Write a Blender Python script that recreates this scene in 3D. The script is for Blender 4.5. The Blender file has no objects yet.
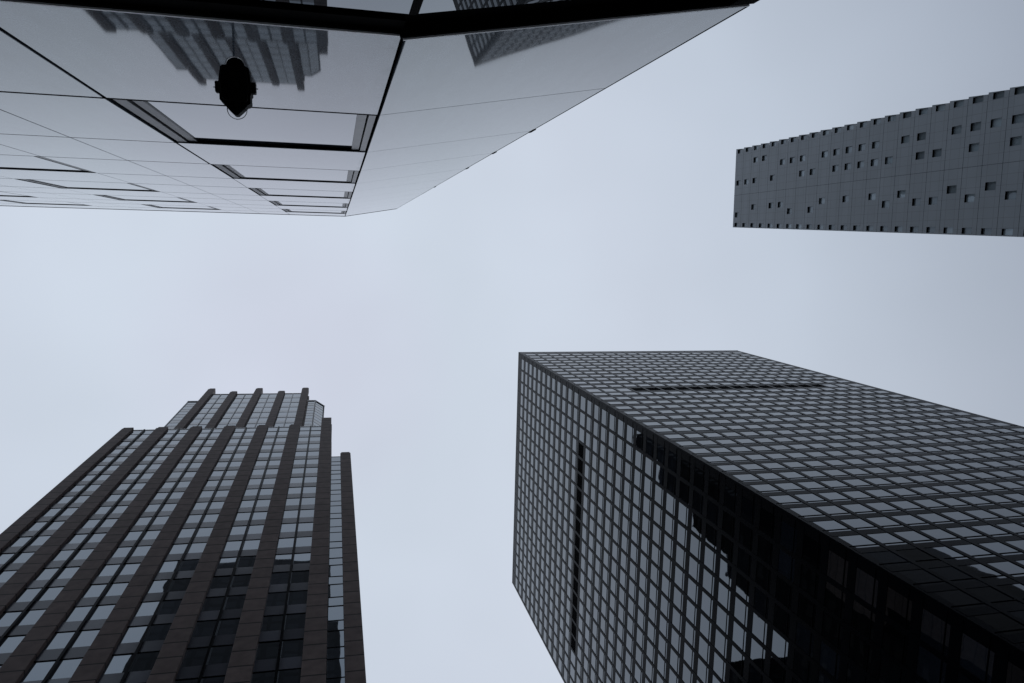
import bpy, bmesh, math, random
from mathutils import Matrix, Vector

random.seed(7)
S = bpy.context.scene
COL = S.collection
W_PX, H_PX, F_PX = 1024, 683, 730.0

# ------------------------------------------------------------------ camera
# rows of M: world X, Y, Z axes expressed in camera space (x right, y down, z forward)
zc = Vector((336 - 512, 243.7 - 341.5, F_PX)).normalized()
xc = (Vector((1, 0, 0)) - zc * zc.x).normalized()
yc = zc.cross(xc)
right = Vector((xc.x, yc.x, zc.x)); down = Vector((xc.y, yc.y, zc.y)); fwd = Vector((xc.z, yc.z, zc.z))
cam_d = bpy.data.cameras.new('camera')
cam = bpy.data.objects.new('camera', cam_d); COL.objects.link(cam)
m = Matrix.Identity(4)
for i in range(3):
    m[i][0] = right[i]; m[i][1] = -down[i]; m[i][2] = -fwd[i]
cam.matrix_world = m
cam_d.sensor_width = 36.0
cam_d.lens = F_PX / 1024 * 36.0
cam_d.clip_start = 0.05
cam_d.clip_end = 6000
S.camera = cam

# ------------------------------------------------------------------ sky, sun, exposure
world = bpy.data.worlds.new('World'); S.world = world; world.use_nodes = True
nt = world.node_tree; nt.nodes.clear()
N = nt.nodes.new; Lk = nt.links.new
out = N('ShaderNodeOutputWorld'); bg = N('ShaderNodeBackground'); bg.inputs['Strength'].default_value = 0.1
sky = N('ShaderNodeTexSky'); sky.sky_type = 'NISHITA'; sky.sun_disc = False
sky.sun_elevation = math.radians(38); sky.sun_rotation = math.radians(45); sky.dust_density = 4.0
tc = N('ShaderNodeTexCoord')
dot = N('ShaderNodeVectorMath'); dot.operation = 'DOT_PRODUCT'
dv = Vector((-0.06, 0.16, 1.0)).normalized(); dot.inputs[1].default_value = dv
Lk(tc.outputs['Generated'], dot.inputs[0])
ramp = N('ShaderNodeValToRGB')
ramp.color_ramp.elements[0].position = 0.0; ramp.color_ramp.elements[0].color = (0.14, 0.155, 0.19, 1)
ramp.color_ramp.elements[1].position = 1.0; ramp.color_ramp.elements[1].color = (0.630, 0.672, 0.788, 1)
e = ramp.color_ramp.elements.new(0.50); e.color = (0.30, 0.345, 0.425, 1)
e = ramp.color_ramp.elements.new(0.78); e.color = (0.535, 0.602, 0.705, 1)
e = ramp.color_ramp.elements.new(0.90); e.color = (0.592, 0.652, 0.755, 1)
e = ramp.color_ramp.elements.new(0.975); e.color = (0.612, 0.680, 0.780, 1)
Lk(dot.outputs['Value'], ramp.inputs['Fac'])
noi = N('ShaderNodeTexNoise'); noi.inputs['Scale'].default_value = 2.2; noi.inputs['Detail'].default_value = 3; noi.inputs['Roughness'].default_value = 0.55
Lk(tc.outputs['Generated'], noi.inputs['Vector'])
mr = N('ShaderNodeMapRange'); mr.inputs['From Min'].default_value = 0.3; mr.inputs['From Max'].default_value = 0.7
mr.inputs['To Min'].default_value = 9.5; mr.inputs['To Max'].default_value = 10.65
Lk(noi.outputs['Fac'], mr.inputs['Value'])
sc = N('ShaderNodeVectorMath'); sc.operation = 'SCALE'
Lk(ramp.outputs['Color'], sc.inputs[0]); Lk(mr.outputs['Result'], sc.inputs['Scale'])
mix = N('ShaderNodeMix'); mix.data_type = 'RGBA'; mix.inputs['Factor'].default_value = 0.97
Lk(sky.outputs['Color'], mix.inputs['A']); Lk(sc.outputs['Vector'], mix.inputs['B'])
Lk(mix.outputs['Result'], bg.inputs['Color']); Lk(bg.outputs['Background'], out.inputs['Surface'])

sd = bpy.data.lights.new('sun', 'SUN'); sd.energy = 0.3; sd.angle = math.radians(20); sd.color = (1.0, 0.96, 0.9)
sun = bpy.data.objects.new('sun', sd); COL.objects.link(sun)
el, az = math.radians(38), math.radians(45)
sdir = Vector((math.cos(el) * math.sin(az), math.cos(el) * math.cos(az), math.sin(el)))
sun.rotation_euler = sdir.to_track_quat('Z', 'Y').to_euler()
sun.location = (60, 60, 300)

S.view_settings.view_transform = 'Standard'; S.view_settings.look = 'None'
S.view_settings.exposure = 0.0; S.view_settings.gamma = 1.0; S.view_settings.use_curve_mapping = False
try:
    S.cycles.max_bounces = 6; S.cycles.glossy_bounces = 4
except Exception:
    pass

GZ = -1.6          # pavement level; the camera is the origin

# ------------------------------------------------------------------ helpers
def project(p):
    v = Vector(p)
    a, b, c = v.dot(right), v.dot(down), v.dot(fwd)
    if c <= 0.01: return None
    return (a / c * F_PX + 512, b / c * F_PX + 341.5)

def clip_area(pts):
    q = [project(p) for p in pts]
    if any(t is None for t in q): return 0.0
    for ax, lim, sg in ((0, 0, 1), (0, W_PX, -1), (1, 0, 1), (1, H_PX, -1)):
        o = []
        for i in range(len(q)):
            a, b = q[i - 1], q[i]
            da, db = sg * (a[ax] - lim), sg * (b[ax] - lim)
            if (da >= 0) != (db >= 0):
                t = da / (da - db); o.append((a[0] + (b[0] - a[0]) * t, a[1] + (b[1] - a[1]) * t))
            if db >= 0: o.append(b)
        q = o
        if len(q) < 3: return 0.0
    return abs(sum(q[i - 1][0] * q[i][1] - q[i][0] * q[i - 1][1] for i in range(len(q)))) / 2

def box(bm, x0, x1, y0, y1, z0, z1):
    v = [bm.verts.new(p) for p in ((x0, y0, z0), (x1, y0, z0), (x1, y1, z0), (x0, y1, z0),
                                   (x0, y0, z1), (x1, y0, z1), (x1, y1, z1), (x0, y1, z1))]
    for f in ((0, 3, 2, 1), (4, 5, 6, 7), (0, 1, 5, 4), (1, 2, 6, 5), (2, 3, 7, 6), (3, 0, 4, 7)):
        bm.faces.new([v[i] for i in f])
    return v

def prism(bm, poly, z0, z1):
    lo = [bm.verts.new((x, y, z0)) for x, y in poly]; hi = [bm.verts.new((x, y, z1)) for x, y in poly]
    n = len(poly)
    bm.faces.new(lo[::-1]); bm.faces.new(hi)
    for i in range(n):
        bm.faces.new((lo[i - 1], lo[i], hi[i], hi[i - 1]))

def tube(bm, pts, r, n=12, caps=True):
    rings = []
    for i, p in enumerate(pts):
        p = Vector(p)
        d = (Vector(pts[min(i + 1, len(pts) - 1)]) - Vector(pts[max(i - 1, 0)])).normalized()
        a = d.cross(Vector((0.3, 1, 0.1))).normalized(); b = d.cross(a)
        rr = r[i] if isinstance(r, (list, tuple)) else r
        rings.append([bm.verts.new(p + (a * math.cos(t) + b * math.sin(t)) * rr) for t in [2 * math.pi * k / n for k in range(n)]])
    for i in range(len(rings) - 1):
        for k in range(n):
            bm.faces.new((rings[i][k], rings[i][(k + 1) % n], rings[i + 1][(k + 1) % n], rings[i + 1][k]))
    if caps:
        bm.faces.new(rings[0][::-1]); bm.faces.new(rings[-1])

def link(name, bm, mat, parent=None, loc=None, rz=0.0, kind=None, bevel=0.0):
    bmesh.ops.recalc_face_normals(bm, faces=bm.faces)
    me = bpy.data.meshes.new(name); bm.to_mesh(me); bm.free()
    me.materials.append(mat)
    o = bpy.data.objects.new(name, me); COL.objects.link(o)
    if parent: o.parent = parent
    if loc: o.location = loc
    o.rotation_euler = (0, 0, rz)
    if kind: o['kind'] = kind
    if bevel:
        md = o.modifiers.new('bevel', 'BEVEL'); md.width = bevel; md.segments = 2
    return o

def thing(name, label, cat, loc, rz=0.0, group=None):
    o = bpy.data.objects.new(name, None); COL.objects.link(o)
    o.location = loc; o.rotation_euler = (0, 0, rz)
    o['label'] = label; o['category'] = cat
    if group: o['group'] = group
    return o

# ------------------------------------------------------------------ materials
def mat(name):
    mt = bpy.data.materials.new(name); mt.use_nodes = True
    return mt, mt.node_tree, mt.node_tree.nodes['Principled BSDF']

def setc(b, col, rough, ior=1.5, metal=0.0, spec=None):
    b.inputs['Base Color'].default_value = (*col, 1); b.inputs['Roughness'].default_value = rough
    b.inputs['IOR'].default_value = ior; b.inputs['Metallic'].default_value = metal
    if spec is not None: b.inputs['Specular IOR Level'].default_value = spec

def noise_col(t, b, c0, c1, scale, detail=4, coord='Object', stretch=(1, 1, 1)):
    tcn = t.nodes.new('ShaderNodeTexCoord'); mp = t.nodes.new('ShaderNodeMapping'); mp.inputs['Scale'].default_value = stretch
    t.links.new(tcn.outputs[coord], mp.inputs['Vector'])
    n = t.nodes.new('ShaderNodeTexNoise'); n.inputs['Scale'].default_value = scale; n.inputs['Detail'].default_value = detail
    t.links.new(mp.outputs['Vector'], n.inputs['Vector'])
    r = t.nodes.new('ShaderNodeValToRGB')
    r.color_ramp.elements[0].position = 0.3; r.color_ramp.elements[0].color = (*c0, 1)
    r.color_ramp.elements[1].position = 0.7; r.color_ramp.elements[1].color = (*c1, 1)
    t.links.new(n.outputs['Fac'], r.inputs['Fac'])
    return n, r, mp

def bump(t, b, src, strength, dist):
    bp = t.nodes.new('ShaderNodeBump'); bp.inputs['Strength'].default_value = strength; bp.inputs['Distance'].default_value = dist
    t.links.new(src, bp.inputs['Height']); t.links.new(bp.outputs['Normal'], b.inputs['Normal'])
    return bp

def glass_mat(name, col=(0.012, 0.015, 0.02), ior=1.52, wob=0.02, rough=0.015, vary=0.6, wscale=0.5):
    mt, t, b = mat(name); setc(b, col, rough, ior); b.inputs['Specular Tint'].default_value = (0.87, 1.0, 1.13, 1)
    tcn = t.nodes.new('ShaderNodeTexCoord')
    n = t.nodes.new('ShaderNodeTexNoise'); n.inputs['Scale'].default_value = wscale; n.inputs['Detail'].default_value = 1
    g = t.nodes.new('ShaderNodeNewGeometry'); oi = t.nodes.new('ShaderNodeObjectInfo')
    ad = t.nodes.new('ShaderNodeMath'); ad.operation = 'ADD'
    t.links.new(g.outputs['Random Per Island'], ad.inputs[0]); t.links.new(oi.outputs['Random'], ad.inputs[1])
    fr = t.nodes.new('ShaderNodeMath'); fr.operation = 'FRACT'; t.links.new(ad.outputs[0], fr.inputs[0])
    t.links.new(g.outputs['Position'], n.inputs['Vector'])
    bump(t, b, n.outputs['Fac'], 1.0, wob)
    mx = t.nodes.new('ShaderNodeMix'); mx.data_type = 'RGBA'
    mx.inputs['A'].default_value = (*[c * (1 - vary) for c in col], 1)
    mx.inputs['B'].default_value = (*[c * (1 + 2 * vary) for c in col], 1)
    pw = t.nodes.new('ShaderNodeMath'); pw.operation = 'POWER'; pw.inputs[1].default_value = 2.5
    t.links.new(fr.outputs[0], pw.inputs[0]); t.links.new(pw.outputs[0], mx.inputs['Factor'])
    t.links.new(mx.outputs['Result'], b.inputs['Base Color'])
    ir = t.nodes.new('ShaderNodeMapRange'); ir.inputs['To Min'].default_value = ior - 0.05; ir.inputs['To Max'].default_value = ior + 0.07
    t.links.new(fr.outputs[0], ir.inputs['Value']); t.links.new(ir.outputs['Result'], b.inputs['IOR'])
    return mt

def joints_mat(name, c0, c1, jcol, scale, period, jw, rough, ior=1.45, axis='Z', off=0.0, axis2=None, period2=1.0, jw2=0.02, stretch=(1, 1, 1), tone=(0.86, 1.12)):
    """stone / metal with mortar joints at a fixed period along the wall's own height"""
    mt, t, b = mat(name); setc(b, c0, rough, ior)
    n, r, mp = noise_col(t, b, c0, c1, scale, 6, stretch=stretch)
    tcn = t.nodes.new('ShaderNodeTexCoord'); sp = t.nodes.new('ShaderNodeSeparateXYZ')
    t.links.new(tcn.outputs['Object'], sp.inputs[0])
    def line(ax, per, w, o):
        d = t.nodes.new('ShaderNodeMath'); d.operation = 'ADD'; d.inputs[1].default_value = o; t.links.new(sp.outputs[ax], d.inputs[0])
        q = t.nodes.new('ShaderNodeMath'); q.operation = 'DIVIDE'; q.inputs[1].default_value = per; t.links.new(d.outputs[0], q.inputs[0])
        f = t.nodes.new('ShaderNodeMath'); f.operation = 'FRACT'; t.links.new(q.outputs[0], f.inputs[0])
        l = t.nodes.new('ShaderNodeMath'); l.operation = 'LESS_THAN'; l.inputs[1].default_value = w / per; t.links.new(f.outputs[0], l.inputs[0])
        # tone of each course
        fl = t.nodes.new('ShaderNodeMath'); fl.operation = 'FLOOR'; t.links.new(q.outputs[0], fl.inputs[0])
        return l, fl
    l, fl = line(axis, period, jw, off)
    fac = l.outputs[0]
    if axis2:
        l2, fl2 = line(axis2, period2, jw2, 0.0)
        mxx = t.nodes.new('ShaderNodeMath'); mxx.operation = 'MAXIMUM'
        t.links.new(fac, mxx.inputs[0]); t.links.new(l2.outputs[0], mxx.inputs[1]); fac = mxx.outputs[0]
    wn = t.nodes.new('ShaderNodeTexWhiteNoise'); wn.noise_dimensions = '1D'; t.links.new(fl.outputs[0], wn.inputs['W'])
    mr_ = t.nodes.new('ShaderNodeMapRange'); mr_.inputs['To Min'].default_value = tone[0]; mr_.inputs['To Max'].default_value = tone[1]
    t.links.new(wn.outputs['Value'], mr_.inputs['Value'])
    sc_ = t.nodes.new('ShaderNodeVectorMath'); sc_.operation = 'SCALE'
    t.links.new(r.outputs['Color'], sc_.inputs[0]); t.links.new(mr_.outputs['Result'], sc_.inputs['Scale'])
    mx = t.nodes.new('ShaderNodeMix'); mx.data_type = 'RGBA'; mx.inputs['B'].default_value = (*jcol, 1)
    t.links.new(fac, mx.inputs['Factor']); t.links.new(sc_.outputs['Vector'], mx.inputs['A'])
    t.links.new(mx.outputs['Result'], b.inputs['Base Color'])
    return mt

M = {}
M['br_glass'] = glass_mat('tower_window_glass', (0.006, 0.008, 0.012), 1.95, 0.005, vary=0.8, wscale=0.5)
M['dim_glass'] = glass_mat('far_window_glass', (0.003, 0.0035, 0.0045), 1.15, 0.01, rough=0.3, vary=0.5)
M['dim_glass'].node_tree.nodes['Principled BSDF'].inputs['Specular IOR Level'].default_value = 0.1
M['bl_glass'] = glass_mat('stone_tower_window_glass', (0.007, 0.009, 0.013), 2.45, 0.010, wscale=0.35)
M['bl_spandrel'] = glass_mat('spandrel_glass', (0.080, 0.083, 0.100), 1.30, 0.006, rough=0.2, vary=0.25)
M['up_spandrel'] = glass_mat('upper_spandrel_glass', (0.08, 0.088, 0.105), 1.65, 0.006, rough=0.06, vary=0.15)
M['punch_glass'] = glass_mat('punched_window_glass', (0.36, 0.43, 0.46), 1.7, 0.01, vary=0.35)
M['near_glass'] = glass_mat('near_window_glass', (0.03, 0.038, 0.05), 1.95, 0.0012, rough=0.004, vary=0.2, wscale=0.7)
M['shop_glass'] = glass_mat('shopfront_glass', (0.012, 0.016, 0.02), 2.3, 0.0006, rough=0.002, vary=0.2)
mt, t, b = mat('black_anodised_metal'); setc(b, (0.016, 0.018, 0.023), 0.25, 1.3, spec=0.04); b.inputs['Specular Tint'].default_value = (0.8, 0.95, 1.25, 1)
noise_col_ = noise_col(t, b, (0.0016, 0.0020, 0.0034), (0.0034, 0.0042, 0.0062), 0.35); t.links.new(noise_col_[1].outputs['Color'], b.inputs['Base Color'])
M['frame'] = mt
mt, t, b = mat('dark_metal_trim'); setc(b, (0.003, 0.003, 0.0035), 0.7, 1.2, spec=0.05); M['black'] = mt
mt, t, b = mat('lamp_black_paint'); setc(b, (0.004, 0.004, 0.004), 0.6, 1.3, spec=0.1); M['lampblack'] = mt
mt, t, b = mat('louvre_black'); setc(b, (0.003, 0.003, 0.004), 0.8, 1.2, spec=0.1); M['louvre'] = mt
mt, t, b = mat('bright_trim'); setc(b, (0.82, 0.83, 0.85), 0.3, 1.8, 0.0); M['trim'] = mt
mt, t, b = mat('brass_trim'); setc(b, (0.30, 0.20, 0.11), 0.3, 1.5, 1.0); M['brass'] = mt
M['granite'] = joints_mat('brown_granite', (0.096, 0.070, 0.063), (0.160, 0.119, 0.107), (0.008, 0.006, 0.006), 1.2, 1.985, 0.15, 0.6, 1.22)
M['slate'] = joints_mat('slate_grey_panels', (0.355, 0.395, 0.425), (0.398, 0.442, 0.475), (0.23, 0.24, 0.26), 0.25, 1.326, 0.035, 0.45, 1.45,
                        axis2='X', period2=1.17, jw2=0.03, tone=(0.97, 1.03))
M['darkstone'] = joints_mat('dark_tower_stone', (0.004, 0.004, 0.005), (0.007, 0.007, 0.008), (0.002, 0.002, 0.002), 0.3, 3.9, 1.4, 0.7, 1.1)

M['greystone'] = joints_mat('grey_slab_concrete', (0.020, 0.022, 0.026), (0.045, 0.048, 0.056), (0.006, 0.007, 0.009), 0.12, 3.9, 1.2, 0.6, 1.4, axis2='X', period2=3.1, jw2=0.8)
# polished grey stone of the near facade: fine grain, faint weather streaks
mt, t, b = mat('polished_grey_panels'); setc(b, (0.18, 0.19, 0.21), 0.03, 1.5)
n, r, mp = noise_col(t, b, (0.066, 0.084, 0.104), (0.195, 0.226, 0.256), 45, 10)
r.color_ramp.elements[0].position = 0.25; r.color_ramp.elements[1].position = 0.75
b.inputs['Specular Tint'].default_value = (0.88, 1.0, 1.10, 1); b.inputs['IOR'].default_value = 1.78
n2, r2, mp2 = noise_col(t, b, (0.50, 0.52, 0.56), (1.55, 1.55, 1.55), 1.6, 8, stretch=(3.0, 3.0, 0.6))
n3, r3, mp3 = noise_col(t, b, (0.25, 0.25, 0.25), (1, 1, 1), 1.4, 8, stretch=(2.2, 2.2, 2.6))
r3.color_ramp.elements[0].position = 0.24; r3.color_ramp.elements[1].position = 0.30
mu = t.nodes.new('ShaderNodeVectorMath'); mu.operation = 'MULTIPLY'
t.links.new(r.outputs['Color'], mu.inputs[0]); t.links.new(r2.outputs['Color'], mu.inputs[1])
mu2 = t.nodes.new('ShaderNodeVectorMath'); mu2.operation = 'MULTIPLY'
t.links.new(mu.outputs[0], mu2.inputs[0]); t.links.new(r3.outputs['Color'], mu2.inputs[1])
# smears of dirt beside the building corner
tc4 = t.nodes.new('ShaderNodeTexCoord'); sp4 = t.nodes.new('ShaderNodeSeparateXYZ'); t.links.new(tc4.outputs['Object'], sp4.inputs[0])
mk = t.nodes.new('ShaderNodeMapRange'); mk.inputs['From Min'].default_value = -0.55; mk.inputs['From Max'].default_value = -0.02
mk.inputs['To Min'].default_value = 0.0; mk.inputs['To Max'].default_value = 0.42; t.links.new(sp4.outputs['X'], mk.inputs['Value'])
lt = t.nodes.new('ShaderNodeMath'); lt.operation = 'LESS_THAN'; lt.inputs[1].default_value = 0.0; t.links.new(sp4.outputs['X'], lt.inputs[0])
n5 = t.nodes.new('ShaderNodeTexNoise'); n5.inputs['Scale'].default_value = 3.2; n5.inputs['Detail'].default_value = 9; n5.inputs['Roughness'].default_value = 0.7
t.links.new(tc4.outputs['Object'], n5.inputs['Vector'])
m5 = t.nodes.new('ShaderNodeMath'); m5.operation = 'MULTIPLY'; t.links.new(n5.outputs['Fac'], m5.inputs[0]); t.links.new(mk.outputs['Result'], m5.inputs[1])
m6 = t.nodes.new('ShaderNodeMath'); m6.operation = 'MULTIPLY'; t.links.new(m5.outputs[0], m6.inputs[0]); t.links.new(lt.outputs[0], m6.inputs[1])
r6 = t.nodes.new('ShaderNodeMapRange'); r6.inputs['From Min'].default_value = 0.175; r6.inputs['From Max'].default_value = 0.30
r6.inputs['To Min'].default_value = 1.0; r6.inputs['To Max'].default_value = 0.25; t.links.new(m6.outputs[0], r6.inputs['Value'])
m7 = t.nodes.new('ShaderNodeVectorMath'); m7.operation = 'SCALE'; t.links.new(mu2.outputs[0], m7.inputs[0]); t.links.new(r6.outputs['Result'], m7.inputs['Scale'])
t.links.new(m7.outputs[0], b.inputs['Base Color'])
rg = t.nodes.new('ShaderNodeMapRange'); rg.inputs['From Min'].default_value = 0.15; rg.inputs['From Max'].default_value = 0.25
rg.inputs['To Min'].default_value = 0.03; rg.inputs['To Max'].default_value = 0.2; t.links.new(m6.outputs[0], rg.inputs['Value']); t.links.new(rg.outputs['Result'], b.inputs['Roughness'])
gg = t.nodes.new('ShaderNodeNewGeometry'); nb = t.nodes.new('ShaderNodeTexNoise'); nb.inputs['Scale'].default_value = 0.5; nb.inputs['Detail'].default_value = 2
t.links.new(gg.outputs['Position'], nb.inputs['Vector']); bump(t, b, nb.outputs['Fac'], 1.0, 0.0015)
M['panel'] = mt
mt, t, b = mat('brushed_grey_frame'); setc(b, (0.22, 0.23, 0.24), 0.35, 1.5)
n, r, mp = noise_col(t, b, (0.15, 0.155, 0.16), (0.27, 0.275, 0.285), 2.0, 6, stretch=(1, 1, 0.4)); t.links.new(r.outputs['Color'], b.inputs['Base Color'])
M['greyframe'] = mt
mt, t, b = mat('asphalt'); n, r, mp = noise_col(t, b, (0.04, 0.04, 0.042), (0.065, 0.065, 0.065), 8, 8); t.links.new(r.outputs['Color'], b.inputs['Base Color']); b.inputs['Roughness'].default_value = 0.9
M['asphalt'] = mt
mt, t, b = mat('concrete_paving'); n, r, mp = noise_col(t, b, (0.2, 0.2, 0.19), (0.3, 0.3, 0.29), 4, 8); t.links.new(r.outputs['Color'], b.inputs['Base Color']); b.inputs['Roughness'].default_value = 0.85
M['paving'] = mt
mt, t, b = mat('road_paint'); setc(b, (0.7, 0.7, 0.68), 0.7); M['paint'] = mt
mt, t, b = mat('lamp_glass'); setc(b, (0.5, 0.52, 0.55), 0.05, 1.5)
b.inputs['Transmission Weight'].default_value = 0.85; M['lampglass'] = mt

# ------------------------------------------------------------------ ground
bm = bmesh.new(); box(bm, -700, 700, -700, 700, GZ - 0.6, GZ - 0.13)
o = link('ground', bm, M['asphalt']); o['kind'] = 'structure'
bm = bmesh.new()
for a in ((-130, 8.5, -130, 4.2), (-130, 8.5, 22.5, 190), (40, 150, 22.5, 140), (40, 150, -130, 4.2)):
    box(bm, a[0], a[1], a[2], a[3], GZ - 0.126, GZ)
o = link('pavement', bm, M['paving'], bevel=0.02); o['kind'] = 'structure'
bm = bmesh.new()
for x in (16.2, 24.0, 32.0):
    for y in list(range(-120, 0, 9)) + list(range(26, 150, 9)):
        box(bm, x - 0.07, x + 0.07, y, y + 3, GZ - 0.13, GZ - 0.124)
for k in range(26):
    box(bm, 9.6 + k * 1.15, 10.2 + k * 1.15, 5.0, 8.0, GZ - 0.13, GZ - 0.124)
    box(bm, 9.6 + k * 1.15, 10.2 + k * 1.15, 18.6, 21.6, GZ - 0.13, GZ - 0.124)
o = link('road_markings', bm, M['paint']); o['kind'] = 'structure'

# ------------------------------------------------------------------ pane placement (window parts)
pane_cache = {}
def pane_mesh(w, h, mt):
    k = (round(w, 3), round(h, 3), mt.name)
    if k not in pane_cache:
        bm = bmesh.new(); box(bm, 0, w, -0.015, 0.015, 0, h)
        me = bpy.data.meshes.new('window'); bm.to_mesh(me); bm.free(); me.materials.append(mt); pane_cache[k] = me
    return pane_cache[k]

def place_panes(root, cells, matk, name, individuals=100, tilt=0.0012):
    """cells: (origin(x,y), theta, s, y, z, w, h) in the building's local frame; the largest in the picture become parts"""
    mw = Matrix.Translation(root.location) @ Matrix.Rotation(root.rotation_euler.z, 4, 'Z')
    info = []
    for c in cells:
        (ox, oy), th, s, y, z, w, h = c[:7]
        F = Matrix.Translation((ox, oy, 0)) @ Matrix.Rotation(th, 4, 'Z') @ Matrix.Translation((s, y, z))
        Mw = mw @ F
        nrm = (Mw.to_3x3() @ Vector((0, -1, 0)))
        ctr = Mw @ Vector((w / 2, 0, h / 2))
        ar = 0.0
        if nrm.dot(-ctr) > 0:
            ar = clip_area([Mw @ Vector(p) for p in ((0, 0, 0), (w, 0, 0), (w, 0, h), (0, 0, h))])
        info.append((ar, F, w, h, c[7] if len(c) > 7 else matk))
    info.sort(key=lambda q: -q[0])
    n = min(individuals, sum(1 for q in info if q[0] > 0.5))
    for ar, F, w, h, mk in info[:n]:
        o = bpy.data.objects.new(name, pane_mesh(w, h, M[mk])); COL.objects.link(o); o.parent = root
        o.matrix_local = F @ Matrix.Rotation(random.uniform(-tilt, tilt), 4, 'Z') @ Matrix.Rotation(random.uniform(-tilt, tilt), 4, 'X')
    if info[n:]:
        bm = bmesh.new(); mats = []
        for ar, F, w, h, mk in info[n:]:
            G = F @ Matrix.Rotation(random.uniform(-tilt, tilt), 4, 'Z') @ Matrix.Rotation(random.uniform(-tilt, tilt), 4, 'X')
            vs = [bm.verts.new(G @ Vector(p)) for p in ((0, -.015, 0), (w, -.015, 0), (w, -.015, h), (0, -.015, h))]
            f = bm.faces.new(vs)
            if mk not in mats: mats.append(mk)
            f.material_index = mats.index(mk)
        me = bpy.data.meshes.new(name); bm.to_mesh(me); bm.free()
        for k in mats: me.materials.append(M[k])
        o = bpy.data.objects.new(name, me); COL.objects.link(o); o.parent = root; o['kind'] = 'stuff'

# ================================================================== black steel-and-glass tower (bottom right)
def black_tower():
    W = 63.4; H = 183.0 - GZ
    r = thing('office_tower', 'black steel and glass office tower with a square window grid, at the lower right', 'skyscraper',
              (45.556, 28.110, GZ), 0.027)
    faces = [((0, 0), 0.0), ((0, W), -math.pi / 2), ((W, 0), math.pi / 2), ((W, W), math.pi)]
    zt = lambda n: 54.5 + 3.91 * n - GZ            # window heads
    ns = range(-14, 33)
    m0, pit, gw, gh = 0.82, 3.088, 2.64, 2.84
    bm = bmesh.new(); box(bm, 0.06, W - 0.06, 0.06, W - 0.06, 0.0, H - 0.3)
    link('wall', bm, M['louvre'], r)
    cells = []
    def slot(n, j): return n == 20 and 3 <= j <= 16
    for fi, (o, th) in enumerate(faces):
        bm = bmesh.new()
        # corner posts, mullions
        for j in range(21):
            if j == 0: a, b_ = -0.10, m0
            elif j == 20: a, b_ = m0 + 19 * pit + gw, W - (0.18 if fi in (0, 1, 2, 3) else 0)
            else: a, b_ = m0 + (j - 1) * pit + gw, m0 + j * pit
            if j in (0, 20):
                e0_, e1_ = (-0.02, b_ - 0.05) if j == 0 else (a + 0.05, W + 0.02)
                box(bm, e0_, e1_, -0.03, 0.05, 0.2, H)
            else:
                box(bm, a - 0.03, b_ + 0.03, -0.08, 0.05, 0.2, H - 0.5)
        for n in ns:
            z1 = zt(n); z0 = zt(n - 1)
            box(bm, 0.3, W - 0.3, -0.05, 0.04, z1, z1 + (3.91 - gh) if n < 32 else H - 0.004)
            # thin transom near the foot of the glass
            box(bm, 0.3, W - 0.3, -0.075, 0.02, z1 - gh + 0.44, z1 - gh + 0.50) if n != 20 else None
        link('curtain_wall_frame', bm, M['frame'], r, (o[0], o[1], 0), th)
        bm = bmesh.new(); box(bm, -0.06 - 0.003 * fi, W + 0.06, -0.06 - 0.003 * fi, 0.3, H - 0.15 - 0.003 * fi, H + 0.10 + 0.003 * fi)
        link('roof_coping', bm, M['frame'], r, (o[0], o[1], 0), th)
        if fi < 4:
            bm = bmesh.new()
            for j in range(3, 17):
                x0 = m0 + j * pit
                z1 = zt(20)
                for q in range(7):
                    box(bm, x0, x0 + gw, -0.02 + 0.0, 0.03, z1 - gh + 0.02 + q * 0.38, z1 - gh + 0.26 + q * 0.38)
            link('louvre_band', bm, M['louvre'], r, (o[0], o[1], 0), th)
        for n in ns:
            for j in range(20):
                if slot(n, j): continue
                cells.append((o, th, m0 + j * pit, 0.0, zt(n) - gh, gw, gh))
    place_panes(r, cells, 'br_glass', 'window', 100, 0.0010)
black_tower()

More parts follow.
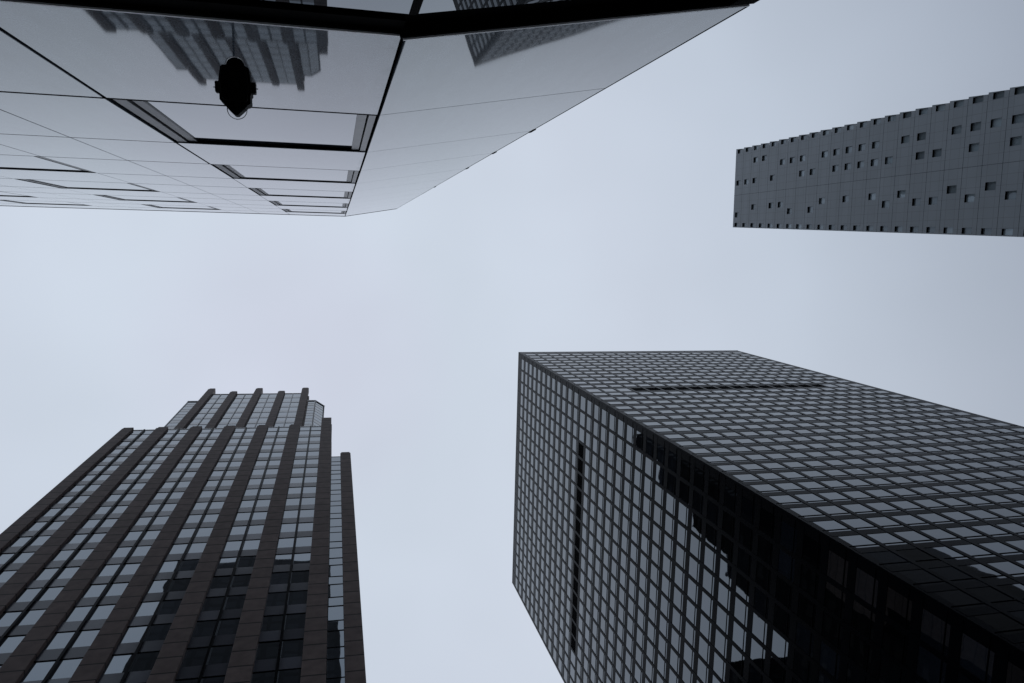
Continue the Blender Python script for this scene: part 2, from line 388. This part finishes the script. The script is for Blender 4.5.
# ================================================================== brown granite tower (bottom left)
def granite_tower():
    r = thing('granite_tower', 'brown granite tower with vertical stone piers and stepped top, at the lower left', 'skyscraper',
              (-31.223, 28.048, GZ), math.radians(2.105))
    z = lambda v: v - GZ
    pc = [-0.72 + 4.927 * i for i in range(7)]
    # bodies
    bm = bmesh.new(); box(bm, -1.35, 29.6, 0.42, 36, 0, z(119.4)); box(bm, 29.601, 32.3, 0.55, 30, 0, z(102.0))
    box(bm, 1.5, 27.9, 4.7, 33, z(119.4), z(154.6)); box(bm, 3.4, 24.0, 3.72, 30, z(119.4), z(162.4))
    link('wall', bm, M['louvre'], r)
    # granite piers
    for i, c_ in enumerate(pc):
        bm = bmesh.new(); w = 0.84
        d = 0.0
        box(bm, c_ - w + (0.12 if i == 0 else 0), c_ + w, d, 0.7, 0, z(119.7))
        box(bm, c_ - w + 0.14, c_ + w - 0.14, d + 0.06, 0.9, z(119.7), z(120.5))
        link('pier', bm, M['granite'], r, bevel=0.05)
    bm = bmesh.new(); box(bm, 30.93, 32.32, -0.02, 1.4, 0, z(102.6)); box(bm, 31.05, 32.2, 0.04, 1.3, z(102.6), z(103.2))
    link('pier', bm, M['granite'], r, bevel=0.05)
    bm = bmesh.new(); box(bm, 27.95, 29.57, 0.72, 6.0, z(100), z(127.6)); box(bm, 28.1, 29.45, 1.0, 5.8, z(127.6), z(128.6))
    link('pier', bm, M['granite'], r, bevel=0.05)
    ups = [4.10, 9.02, 13.92, 18.83, 23.72]
    for i, c_ in enumerate(ups):
        top = 168.0 if i % 2 == 0 else 164.6
        bm = bmesh.new(); w = 0.72
        box(bm, c_ - w, c_ + w, 3.12, 4.2, z(119.4), z(top - 0.9))
        box(bm, c_ - w + 0.16, c_ + w - 0.16, 3.2, 4.2, z(top - 0.9), z(top))
        if i == 4: box(bm, 24.2, 24.75, 3.5, 6.0, z(119.4), z(160))
        if i == 4: box(bm, 24.75, 26.0, 4.2, 7.0, z(150), z(157.6))
        link('pier', bm, M['granite'], r, bevel=0.05)
    # roof slabs/side walls
    bm = bmesh.new(); box(bm, -1.35, -1.3 + 0.02, 0.7, 35.8, 0, z(119.9)); box(bm, 32.301, 32.36, 1.4, 29.8, 0, z(102.3)); box(bm, 29.601, 29.66, 3, 35.8, z(102), z(119.9))
    link('side_wall', bm, M['granite'], r)
    # centre mullions and thin window rails
    zj = [117.1 - 3.967 * k for k in range(0, 30)]
    win = []; sp = []
    for i in range(6):
        a, b_ = pc[i] + 0.84, pc[i + 1] - 0.84; c_ = (a + b_) / 2
        mull = rails = bmesh.new()
        box(mull, c_ - 0.10, c_ + 0.10, 0.12, 0.36, 0, z(119.5))
        for u0, u1 in ((a, c_ - 0.11), (c_ + 0.11, b_)):
            win.append(((0, 0), 0.0, u0, 0.36, z(117.16), u1 - u0, 2.35))
            for k, zz in enumerate(zj):
                win.append(((0, 0), 0.0, u0, 0.36, z(zz - 2.42), u1 - u0, 2.36))
                sp.append(((0, 0), 0.0, u0, 0.33, z(zz - 3.90), u1 - u0, 1.46))
            for zz in zj + [119.56]:
                box(rails, u0 - 0.02, u1 + 0.02, 0.30, 0.38, z(zz - 0.035), z(zz + 0.035))
        link('window_frame', mull, M['frame'], r)
    # narrow glazed strip beside the right pier
    a, b_ = 29.72, 30.93
    mull = rails = bmesh.new()
    for k, zz in enumerate([102.1 - 3.967 * 0.5 * 0 - 3.967 * k for k in range(0, 26)]):
        win.append(((0, 0), 0.0, a, 0.40, z(zz - 2.4), b_ - a, 2.36))
        win.append(((0, 0), 0.0, a, 0.40, z(zz - 3.93), b_ - a, 1.49))
        box(rails, a, b_, 0.35, 0.42, z(zz - 0.035), z(zz + 0.035)); box(rails, a, b_, 0.35, 0.42, z(zz - 2.43), z(zz - 2.37))
    box(mull, 29.66, 29.73, 0.1, 0.5, 0, z(102.1))
    link('window_frame', mull, M['frame'], r)
    # upper tier glazing
    uj = [162.9 - 4.48 * k for k in range(0, 10)]
    for i in range(4):
        a, b_ = ups[i] + 0.72, ups[i + 1] - 0.72; c_ = (a + b_) / 2
        mull = rails = bmesh.new()
        box(mull, c_ - 0.07, c_ + 0.07, 3.42, 3.6, z(119.4), z(162.9))
        for u0, u1 in ((a, c_ - 0.08), (c_ + 0.08, b_)):
            for zz in uj:
                win.append(((0, 0), 0.0, u0, 3.60, z(zz - 2.75), u1 - u0, 2.70))
                sp.append(((0, 0), 0.0, u0, 3.58, z(zz - 4.42), u1 - u0, 1.64, 'up_spandrel'))
                box(rails, u0 - 0.02, u1 + 0.02, 3.54, 3.64, z(zz - 0.02), z(zz + 0.03))
        link('window_frame', mull, M['greyframe'], r)
    # flanking glazed bays of the upper tier, one square and one canted
    def bay(o, th, w, top, nrows, nm):
        for k in range(nrows):
            zz = top - 2.24 * k
            q = win if k % 2 == 0 else sp
            q.append((o, th, 0.05, 0.0, z(zz - 2.2), w - 0.1, 2.16) if k % 2 == 0 else (o, th, 0.05, 0.0, z(zz - 2.2), w - 0.1, 2.16, 'up_spandrel'))
        b2 = bmesh.new()
        for k in range(nrows + 1):
            box(b2, 0, w, -0.04, 0.05, z(top - 2.24 * k - 0.03), z(top - 2.24 * k + 0.04))
        box(b2, 0, 0.12, -0.14, 0.06, z(119.4), z(top)); box(b2, w - 0.12, w, -0.14, 0.06, z(119.4), z(top))
        box(b2, -0.05, w + 0.05, -0.16, 0.3, z(top), z(top + 0.45))
        link(nm, b2, M['greyframe'], r, (o[0], o[1], 0), th)
    bay((1.35, 3.5), 0.0, 2.0, 155.2, 15, 'window_bay_frame')
    bay((24.4, 3.65), 0.0, 1.75, 155.2, 15, 'window_bay_frame')
    ln = math.hypot(1.8, 1.2)
    bay((26.16, 3.66), math.atan2(1.2, 1.8), ln, 155.2, 15, 'window_bay_frame')
    # parapets of the glazing
    bm = bmesh.new()
    box(bm, pc[0] + 0.84, pc[6] - 0.84, 0.3, 0.6, z(119.56), z(119.9))
    link('parapet', bm, M['greyframe'], r); bm = bmesh.new()
    box(bm, ups[0] + 0.72, ups[4] - 0.72, 3.5, 3.9, z(162.95), z(163.3))
    link('parapet', bm, M['greyframe'], r)
    place_panes(r, win, 'bl_glass', 'window', 100, 0.004)
    place_panes(r, sp, 'bl_spandrel', 'spandrel', 100, 0.002)
granite_tower()

# ================================================================== slate slab with scattered punched windows (right)
def slate_slab():
    k = 0.68
    r = thing('slate_slab_building', 'slim slate grey slab tower dotted with scattered small windows, at the right edge', 'skyscraper',
              (104.385 * k, -24.82 * k, GZ), math.radians(90.34))
    H = 180 * k - GZ; per = 3.902 * k
    zc = [(178.15 - 3.902 * i) * k - GZ for i in range(46)]
    def e0(zz):                                            # stepped edge (top of picture)
        q = (zc[0] + per / 2 - zz) / per
        return ((180 - (zz + GZ) / k) * 0.006 + 0.30 * (q - math.floor(q + 1e-6) - 0.4)) * k
    e1 = lambda zz: (20.46 + (180 - (zz + GZ) / k) * 0.0385) * k        # right edge flares towards the ground
    D = 0.28
    rows = {3: [(5.45, [2, 3, 5, 6, 7, 9, 10, 11, 12, 13, 15, 16, 18, 19, 20, 21]),
                (8.85, [0, 1, 2, 4, 7, 8, 10, 11, 12, 13, 14, 16, 17, 19, 21])]}
    sched = {}
    def add(s, idx):
        for i in idx: sched.setdefault(i, []).append(s)
    add(3.7, [2, 3]); add(5.45, [5, 6, 7, 9, 10, 11, 12, 13, 15, 16, 18, 19, 20, 21])
    add(8.85, [0, 1, 2, 4, 7, 8, 10, 11, 12, 13, 14, 16, 17, 19, 21])
    add(15.5, [2, 4, 5, 9, 11, 13, 15, 18, 20]); add(17.2, [0, 6, 8, 14, 16, 17, 19, 21])
    rr = random.Random(3)
    for i in range(22, 46):
        for s in (5.5, 8.9, 13.6, 15.6, 17.3):
            if rr.random() < 0.5: sched.setdefault(i, []).append(s)
    hw, hh = 0.67 * k, 1.02 * k
    bm = bmesh.new(); rev = bm
    cells = []
    g = 0.022
    Vq = lambda pts: bm.faces.new([bm.verts.new(p) for p in pts])
    for i, c_ in enumerate(zc):
        zt_, zb_ = min(c_ + per / 2 - g, H), max(c_ - per / 2 + g, 0.02)
        z1, z0 = c_ + hh, c_ - hh
        ww = sorted([s * k for s in sched.get(i, [])])
        holes = [(e0(c_) + 0.10 * k, e0(c_) + 1.15 * k)] + [(s - hw, s + hw) for s in ww if s + hw < e1(c_) - 2.0 * k] + [(e1(c_) - 1.25 * k, e1(c_) - 0.22 * k)]
        # bands above and below the openings
        for a, b_ in ((z1, zt_), (zb_, z0)):
            Vq(((e0(a), 0, a), (e1(a), 0, a), (e1(b_), 0, b_), (e0(b_), 0, b_)))
        x = None
        for h0, h1 in holes:
            if x is not None:
                Vq(((x, 0, z0), (h0, 0, z0), (h0, 0, z1), (x, 0, z1)))
            else:
                Vq(((e0(z0), 0, z0), (h0, 0, z0), (h0, 0, z1), (e0(z1), 0, z1)))
            x = h1
            # reveals
            if h0 > -0.9:
                for pts in (((h0, 0, z0), (h0, -D, z0), (h0, -D, z1), (h0, 0, z1)), ((h1, 0, z0), (h1, -D, z0), (h1, -D, z1), (h1, 0, z1)),
                            ((h0, 0, z1), (h1, 0, z1), (h1, -D, z1), (h0, -D, z1)), ((h0, 0, z0), (h1, 0, z0), (h1, -D, z0), (h0, -D, z0))):
                    rev.faces.new([rev.verts.new(p) for p in pts]).material_index = 1
                cells.append((h0, h1, z0, z1))
            else:
                s0 = e0(c_)
                for pts in (((h1, 0, z0), (h1, -D, z0), (h1, -D, z1), (h1, 0, z1)),
                            ((s0, 0, z1), (h1, 0, z1), (h1, -D, z1), (s0, -D, z1)), ((s0, 0, z0), (h1, 0, z0), (h1, -D, z0), (s0, -D, z0))):
                    rev.faces.new([rev.verts.new(p) for p in pts]).material_index = 1
                cells.append((s0 + D, h1, z0, z1))
        Vq(((x, 0, z0), (e1(z0), 0, z0), (e1(z1), 0, z1), (x, 0, z1)))
        # left flank skin (thickness of the cladding), right flank
        for a, b_ in ((z1, zt_), (zb_, z0)):
            Vq(((e0(a), 0, a), (e0(b_), 0, b_), (e0(b_), -50, b_), (e0(a), -50, a)))
        Vq(((e0(z0), 0, z0), (e0(z1), 0, z1), (e0(z1), -50, z1), (e0(z0), -50, z0)))
        for a, b_ in ((z1, zt_), (zb_, z0), (z0, z1)):
            Vq(((e1(a), 0, a), (e1(b_), 0, b_), (e1(b_), -50, b_), (e1(a), -50, a)))
    Vq(((0, 0, H - .002), (20.46 * k, 0, H - .002), (20.46 * k, -50, H - .002), (0, -50, H - .002)))
    o = link('wall', bm, M['slate'], r)
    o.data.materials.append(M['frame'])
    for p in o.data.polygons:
        if abs(p.normal.x) > 0.9 and p.area > 20: p.material_index = 1  # flanks coloured black, standing in for shade on the street side
    # core behind the cladding joints (tapered)
    bm = bmesh.new()
    sec = []
    for zz in (0.0, H - 0.05):
        a, b_ = e0(zz) + 0.40, e1(zz) - 0.05
        sec.append([bm.verts.new(p) for p in ((a, -D - 0.05, zz), (b_, -D - 0.05, zz), (b_, -50, zz), (a, -50, zz))])
    bm.faces.new(sec[0]); bm.faces.new(sec[1])
    for q in range(4): bm.faces.new((sec[0][q - 1], sec[0][q], sec[1][q], sec[1][q - 1]))
    link('building_core', bm, M['frame'], r)
    # closing strip: horizontal panel joints darker band at mid width
    bm = bmesh.new(); box(bm, 12.0 * k - 0.012, 12.0 * k + 0.012, -0.02, 0.003, 0.02, H - 0.02)
    link('cladding_joint', bm, M['frame'], r)
    mw = Matrix.Translation(r.location) @ Matrix.Rotation(r.rotation_euler.z, 4, 'Z')
    vis = []
    for h0, h1, z0, z1 in cells:
        vis.append((clip_area([mw @ Vector(p) for p in ((h0, -D, z0), (h1, -D, z0), (h1, -D, z1), (h0, -D, z1))]), h0, h1, z0, z1))
    vis.sort(key=lambda q: -q[0])
    n = min(100, sum(1 for q in vis if q[0] > 0.5)); rest = bmesh.new()
    for i, (a_, h0, h1, z0, z1) in enumerate(vis):
        b2 = bmesh.new() if i < n else rest
        box(b2, h0, h1, -D - 0.02, -D + 0.02, z0, z1)
        if i < n: link('window', b2, M['punch_glass'], r)
    link('window', rest, M['punch_glass'], r, kind='stuff')
slate_slab()

# ================================================================== near polished building (top left)
def near_building():
    K = 0.6                      # storey size; the roof corner stays on the same line of sight
    CX, CY = 0.765 * K, -2.1472 * K
    yaw = math.atan2(0.0226, 0.9997)
    r = thing('near_building', 'polished grey panelled building at the top left, right overhead, with a black recessed band', 'building',
              (CX, CY, GZ), yaw)
    r.scale = (K, K, K)
    z = lambda v: v - GZ / K
    th2 = math.radians(-8.896) - yaw; L2 = 4.11
    ex, ey = math.cos(th2), math.sin(th2)
    LL = 62.0
    zl = [8.18, 12.90, 18.10, 22.65, 27.45, 31.75, 36.70, 40.95, 45.95, 50.25, 55.20, 60.0]
    cols = [0.0, 4.18, 6.32, 8.45]
    while cols[-1] < LL: cols += [cols[-1] + 4.1, cols[-1] + 6.1, cols[-1] + 8.15]
    # core body
    bm = bmesh.new()
    prism(bm, [(-LL, -0.14), (-0.06, -0.14), (L2 * ex - 0.14, L2 * ey - 0.16), (L2 * ex - 0.5, -9.0), (-LL, -9.0)], z(8.2), z(59.9))
    link('wall', bm, M['black'], r)
    bm = bmesh.new()
    box(bm, -LL, -0.3, -9.0, -0.55, 0, z(8.19))
    link('lower_wall', bm, M['black'], r)
    clad = bmesh.new()
    windows = []
    for ci in range(len(cols) - 1):
        a, b_ = cols[ci], cols[ci + 1]
        isw = ci % 3 == 0
        for k in range(len(zl) - 1):
            z0, z1 = zl[k], zl[k + 1]
            ga = 0.024 if (ci == 0) else (0.030 if ci == 1 and k < 3 else 0.012)
            gb = 0.028 if (ci == 0 and k < 3) else 0.012
            if isw and k % 2 == 1:
                windows.append((a, b_, z0, z1, k)); continue
            vs = box(clad, -b_ + gb, -a - ga, -0.06, 0.0, z(z0) + 0.016, z(z1) - 0.016)
            for v in (vs if k == 0 else []): v.co.y += 0.0078 * (v.co.z - z(z0)) - 0.037       # panels lean out a few millimetres per metre
    link('cladding', clad, M['panel'], r, bevel=0.004)
    bm = bmesh.new()
    for k, v in enumerate(zl[1:-1]):
        for ci in range(len(cols) - 1):
            if ci % 3 == 0 and k % 2 == 1: continue
            box(bm, -cols[ci + 1] + 0.01, -cols[ci] - 0.01, -0.05, 0.003 if k else 0.006, z(v) - (0.022 if k == 0 else 0.014), z(v) + (0.022 if k == 0 else 0.014))
    box(bm, -LL, -0.01, -0.125, -0.09, z(7.8), z(59.9))
    link('cladding_joint', bm, M['black'], r)
    clad = bmesh.new()
    for k in range(len(zl) - 1):
        box(clad, 0.028, L2 - 0.02, -0.06, 0.0, z(zl[k]) + 0.012, z(zl[k + 1]) - 0.012)
    link('cladding', clad, M['panel'], r, (0, 0, 0), th2, bevel=0.004)
    # windows
    for a, b_, z0, z1, k in windows:
        bm = bmesh.new(); box(bm, -b_ + 0.46, -a - 0.34, -0.085, -0.07, z(z0) + 0.03, z(z1) - 0.05)
        w = link('window', bm, M['near_glass'], r)
        if k > 2:
            for v in w.data.vertices: v.co.y += 0.035
        for q0, q1, d in ((0.03, 0.245, -0.022), (0.275, 0.46, -0.045)):
            bm = bmesh.new(); box(bm, -b_ + q0 + 0.02, -b_ + q1, -0.09, d, z(z0) + 0.03, z(z1) - 0.06)
            link('window_jamb', bm, M['greyframe'], w)
        for q0, q1, d in ((0.03, 0.15, -0.022), (0.18, 0.34, -0.045)):
            bm = bmesh.new(); box(bm, -a - q1, -a - q0, -0.09, d, z(z0) + 0.03, z(z1) - 0.06)
            link('window_jamb', bm, M['greyframe'], w)
        bm = bmesh.new(); box(bm, -b_ + 0.02, -a - 0.02, -0.10, -0.02, z(z1) - 0.04, z(z1) - 0.005)
        box(bm, -b_ + 0.3, -a - 0.2, -0.10, -0.045 if k < 3 else -0.08, z(z1) - 0.09, z(z1) - 0.041)
        link('window_head', bm, M['black'], w)
    # roof coping, edge strip
    bm = bmesh.new(); box(bm, -LL, 0.0, -0.3, 0.02, z(60.0), z(60.1)); link('roof_coping', bm, M['black'], r)
    bm = bmesh.new(); box(bm, 0.0, L2 + 0.02, -0.3, 0.018, z(60.001), z(60.098)); link('roof_coping', bm, M['black'], r, (0, 0, 0), th2)
    bm = bmesh.new(); box(bm, L2 - 0.018, L2 + 0.012, -0.3, 0.002, z(8.18), z(60.0))
    for v in (18.1, 22.65, 27.45, 36.7): box(bm, L2 - 0.01, L2 + 0.05, -0.1, 0.012, z(v) - 0.25, z(v) + 0.25)
    link('edge_strip', bm, M['black'], r, (0, 0, 0), th2)
    # black recessed channel between the shop front and the cladding, with a bright lip along the cladding's foot
    bm = bmesh.new(); box(bm, -LL, -0.10, -0.5, -0.15, z(7.1), z(8.6)); link('recessed_beam', bm, M['black'], r)
    bm = bmesh.new(); box(bm, -0.02, L2 - 0.03, -0.5, -0.15, z(7.102), z(8.598)); link('recessed_beam', bm, M['black'], r, (0, 0, 0), th2)
    bm = bmesh.new(); box(bm, -LL, -0.02, -0.050, -0.032, z(8.15), z(8.19)); link('cladding_lip', bm, M['trim'], r)
    bm = bmesh.new(); box(bm, 0.0, L2, -0.014, 0.004, z(8.15), z(8.19)); link('cladding_lip', bm, M['trim'], r, (0, 0, 0), th2)
    bm = bmesh.new(); box(bm, -LL, -0.05, -0.5, -0.052, z(8.10), z(8.186)); link('recess_soffit', bm, M['black'], r)
    bm = bmesh.new(); box(bm, -0.03, L2 - 0.01, -0.5, -0.016, z(8.102), z(8.184)); link('recess_soffit', bm, M['black'], r, (0, 0, 0), th2)
    bm = bmesh.new(); box(bm, 0.9, L2 - 0.6, -0.149, -0.143, z(7.75), z(7.762)); link('recess_trim', bm, M['brass'], r, (0, 0, 0), th2)
    bm = bmesh.new(); box(bm, L2 - 0.30, L2 + 0.02, -0.49, 0.0, z(7.45), z(8.095)); link('beam_end', bm, M['black'], r, (0, 0, 0), th2)
    # shop front glazing under the ledge
    def shop(len_, sgn, th, bounds):
        for i in range(len(bounds) - 1):
            a, b_ = bounds[i], bounds[i + 1]
            bm = bmesh.new(); x0, x1 = (-b_ + 0.03, -a - 0.03) if sgn < 0 else (a + 0.03, b_ - 0.03)
            box(bm, x0, x1, -0.03, 0.0, z(-1.0), z(7.265)); g_ = link('shop_window', bm, M['shop_glass'], r, (0, 0, 0), th)
            bm = bmesh.new(); box(bm, x0 - 0.03, x0 + 0.03, -0.08, 0.006, z(-1.0), z(7.262)); box(bm, x0, x1, -0.13, -0.031, z(7.2), z(7.26))
            box(bm, x0, x1, -0.2, 0.03, 0.0, z(-1.0)); link('window_frame', bm, M['black'], g_)
    shop(LL, -1, 0.0, cols); shop(L2, 1, th2, [0.0, L2])
    bm = bmesh.new(); prism(bm, [(-0.045, -0.05), (-0.02, 0.008), (0.03, 0.003), (0.03, -0.08)], 0.0, z(7.268)); link('corner_post', bm, M['black'], r)
near_building()

# ================================================================== lamp fixed on an arm from the facade
def wall_lamp():
    c0 = Vector((-0.562, -0.940, 4.8))
    r = thing('street_lantern', 'small black lantern held out on an arm in front of the polished grey facade', 'lamp', c0)
    s = 0.00595    # metres per pixel of its outline at this height
    P = [(-13, -18), (-11, -20), (10, -19.5), (14, -18), (15, -10), (15.5, 0), (15.8, 8), (14.5, 9), (14.5, 17), (12, 19), (-12, 17.5), (-15, 14), (-15, 4), (-15.5, -4)]
    bm = bmesh.new(); prism(bm, [(x * s, y * s) for x, y in P], 0.0, 0.12)
    prism(bm, [(x * s * 0.86, y * s * 0.86) for x, y in P], -0.03, 0.0005); link('housing', bm, M['lampblack'], r, bevel=0.006)
    # pointed visor at the street end
    bm = bmesh.new(); prism(bm, [(-12 * s, 17 * s), (12.5 * s, 18 * s), (7 * s, 23.5 * s), (1.5 * s, 28.5 * s), (-1.5 * s, 28.5 * s), (-7 * s, 23 * s)], 0.01, 0.10); link('visor', bm, M['lampblack'], r, bevel=0.004)
    for sx in (-1, 1):
        bm = bmesh.new(); box(bm, sx * 17 * s - 2.6 * s, sx * 17 * s + 2.6 * s, -5 * s, 6 * s, 0.03, 0.09); link('side_knob', bm, M['lampblack'], r, bevel=0.006)
        bm = bmesh.new(); tube(bm, [(sx * 19 * s, 0.5 * s, 0.06), (sx * 21.5 * s, 0.6 * s, 0.06)], 0.003, 8); link('bolt', bm, M['lampblack'], r)
    # round domed glasses with their rims at both ends
    for cy, rr, R_dark in ((-21, 9.8, 9.0), (21.5, 9.6, 0)):
        bm = bmesh.new()
        n = 28
        prev = None
        for i in range(n + 1):
            a = 2 * math.pi * i / n
            pts = [(math.cos(a) * (rr + q) * s, cy * s + math.sin(a) * (rr + q) * s, 0.07 + h) for q, h in ((-0.35, 0), (0.35, 0), (0.35, 0.01), (-0.35, 0.01))]
            cur = [bm.verts.new(p) for p in pts]
            if prev:
                for q in range(4): bm.faces.new((prev[q - 1], prev[q], cur[q], cur[q - 1]))
            prev = cur
        rim = link('lens_rim', bm, M['trim'], r)
        bm = bmesh.new(); bmesh.ops.create_uvsphere(bm, u_segments=24, v_segments=12, radius=rr * s * (0.93 if R_dark else 0.55))
        for v in bm.verts: v.co = Vector((v.co.x, v.co.y + cy * s, v.co.z * 0.35 + 0.075))
        link('lens', bm, M['lampblack'] if R_dark else M['lampglass'], rim)
    # arm running up and back to the wall (hidden behind the housing from straight below)
    d = c0 / c0.z
    bm = bmesh.new(); tube(bm, [Vector((0, 0, 0.1)), d * 0.6, d * 1.3, d * 1.95], 0.008, 10); link('bracket_arm', bm, M['lampblack'], r)
wall_lamp()

# ================================================================== towers seen only mirrored in the glass
def tiered(name, label, tiers, stone='darkstone', glass='dim_glass'):
    x0, y0 = tiers[0][0], tiers[0][2]
    r = thing(name, label, 'skyscraper', (x0, y0, GZ))
    bm = bmesh.new(); gl = bmesh.new()
    for i, (a, b_, c_, d, h) in enumerate(tiers):
        a -= x0; b_ -= x0; c_ -= y0; d -= y0
        c_ += 0.002 * i
        box(bm, a, b_, c_, d - 0.001, 0, h - GZ)
        for k in range(1, int(h / 3.9)):
            zz = k * 3.9
            n = max(1, int((b_ - a) / 3.2))
            for j in range(n):
                u = a + (j + 0.2) * (b_ - a) / n
                box(gl, u, u + 0.6 * (b_ - a) / n, c_ - 0.01, c_ + 0.05, zz + 1.3, zz + 3.3)
            n = max(1, int((d - c_) / 3.2))
            for j in range(n):
                u = c_ + (j + 0.2) * (d - c_) / n
                box(gl, b_ - 0.05, b_ + 0.01, u, u + 0.6 * (d - c_) / n, zz + 1.3, zz + 3.3)
    link('wall', bm, M[stone], r); link('window', gl, M[glass], r, kind='stuff')
tiered('setback_tower', 'tall dark setback tower mirrored in the black tower windows near its corner',
       [(-70, -33, 76, 81, 283), (-70, -33, 81, 90, 257), (-70, -33, 90, 96, 228), (-70, -33, 96, 103, 203), (-70, -33, 103, 106.5, 188), (-70, -33, 106.5, 130, 166), (-70, -33, 130, 170, 198)])

tiered('dark_office_slab', 'dark office slab mirrored in the lower windows of the brown granite tower',
       [(-33.5, -0.5, -40, -14, 169), (-0.499, 1.6, -40, -14, 139)], 'greystone', 'br_glass')
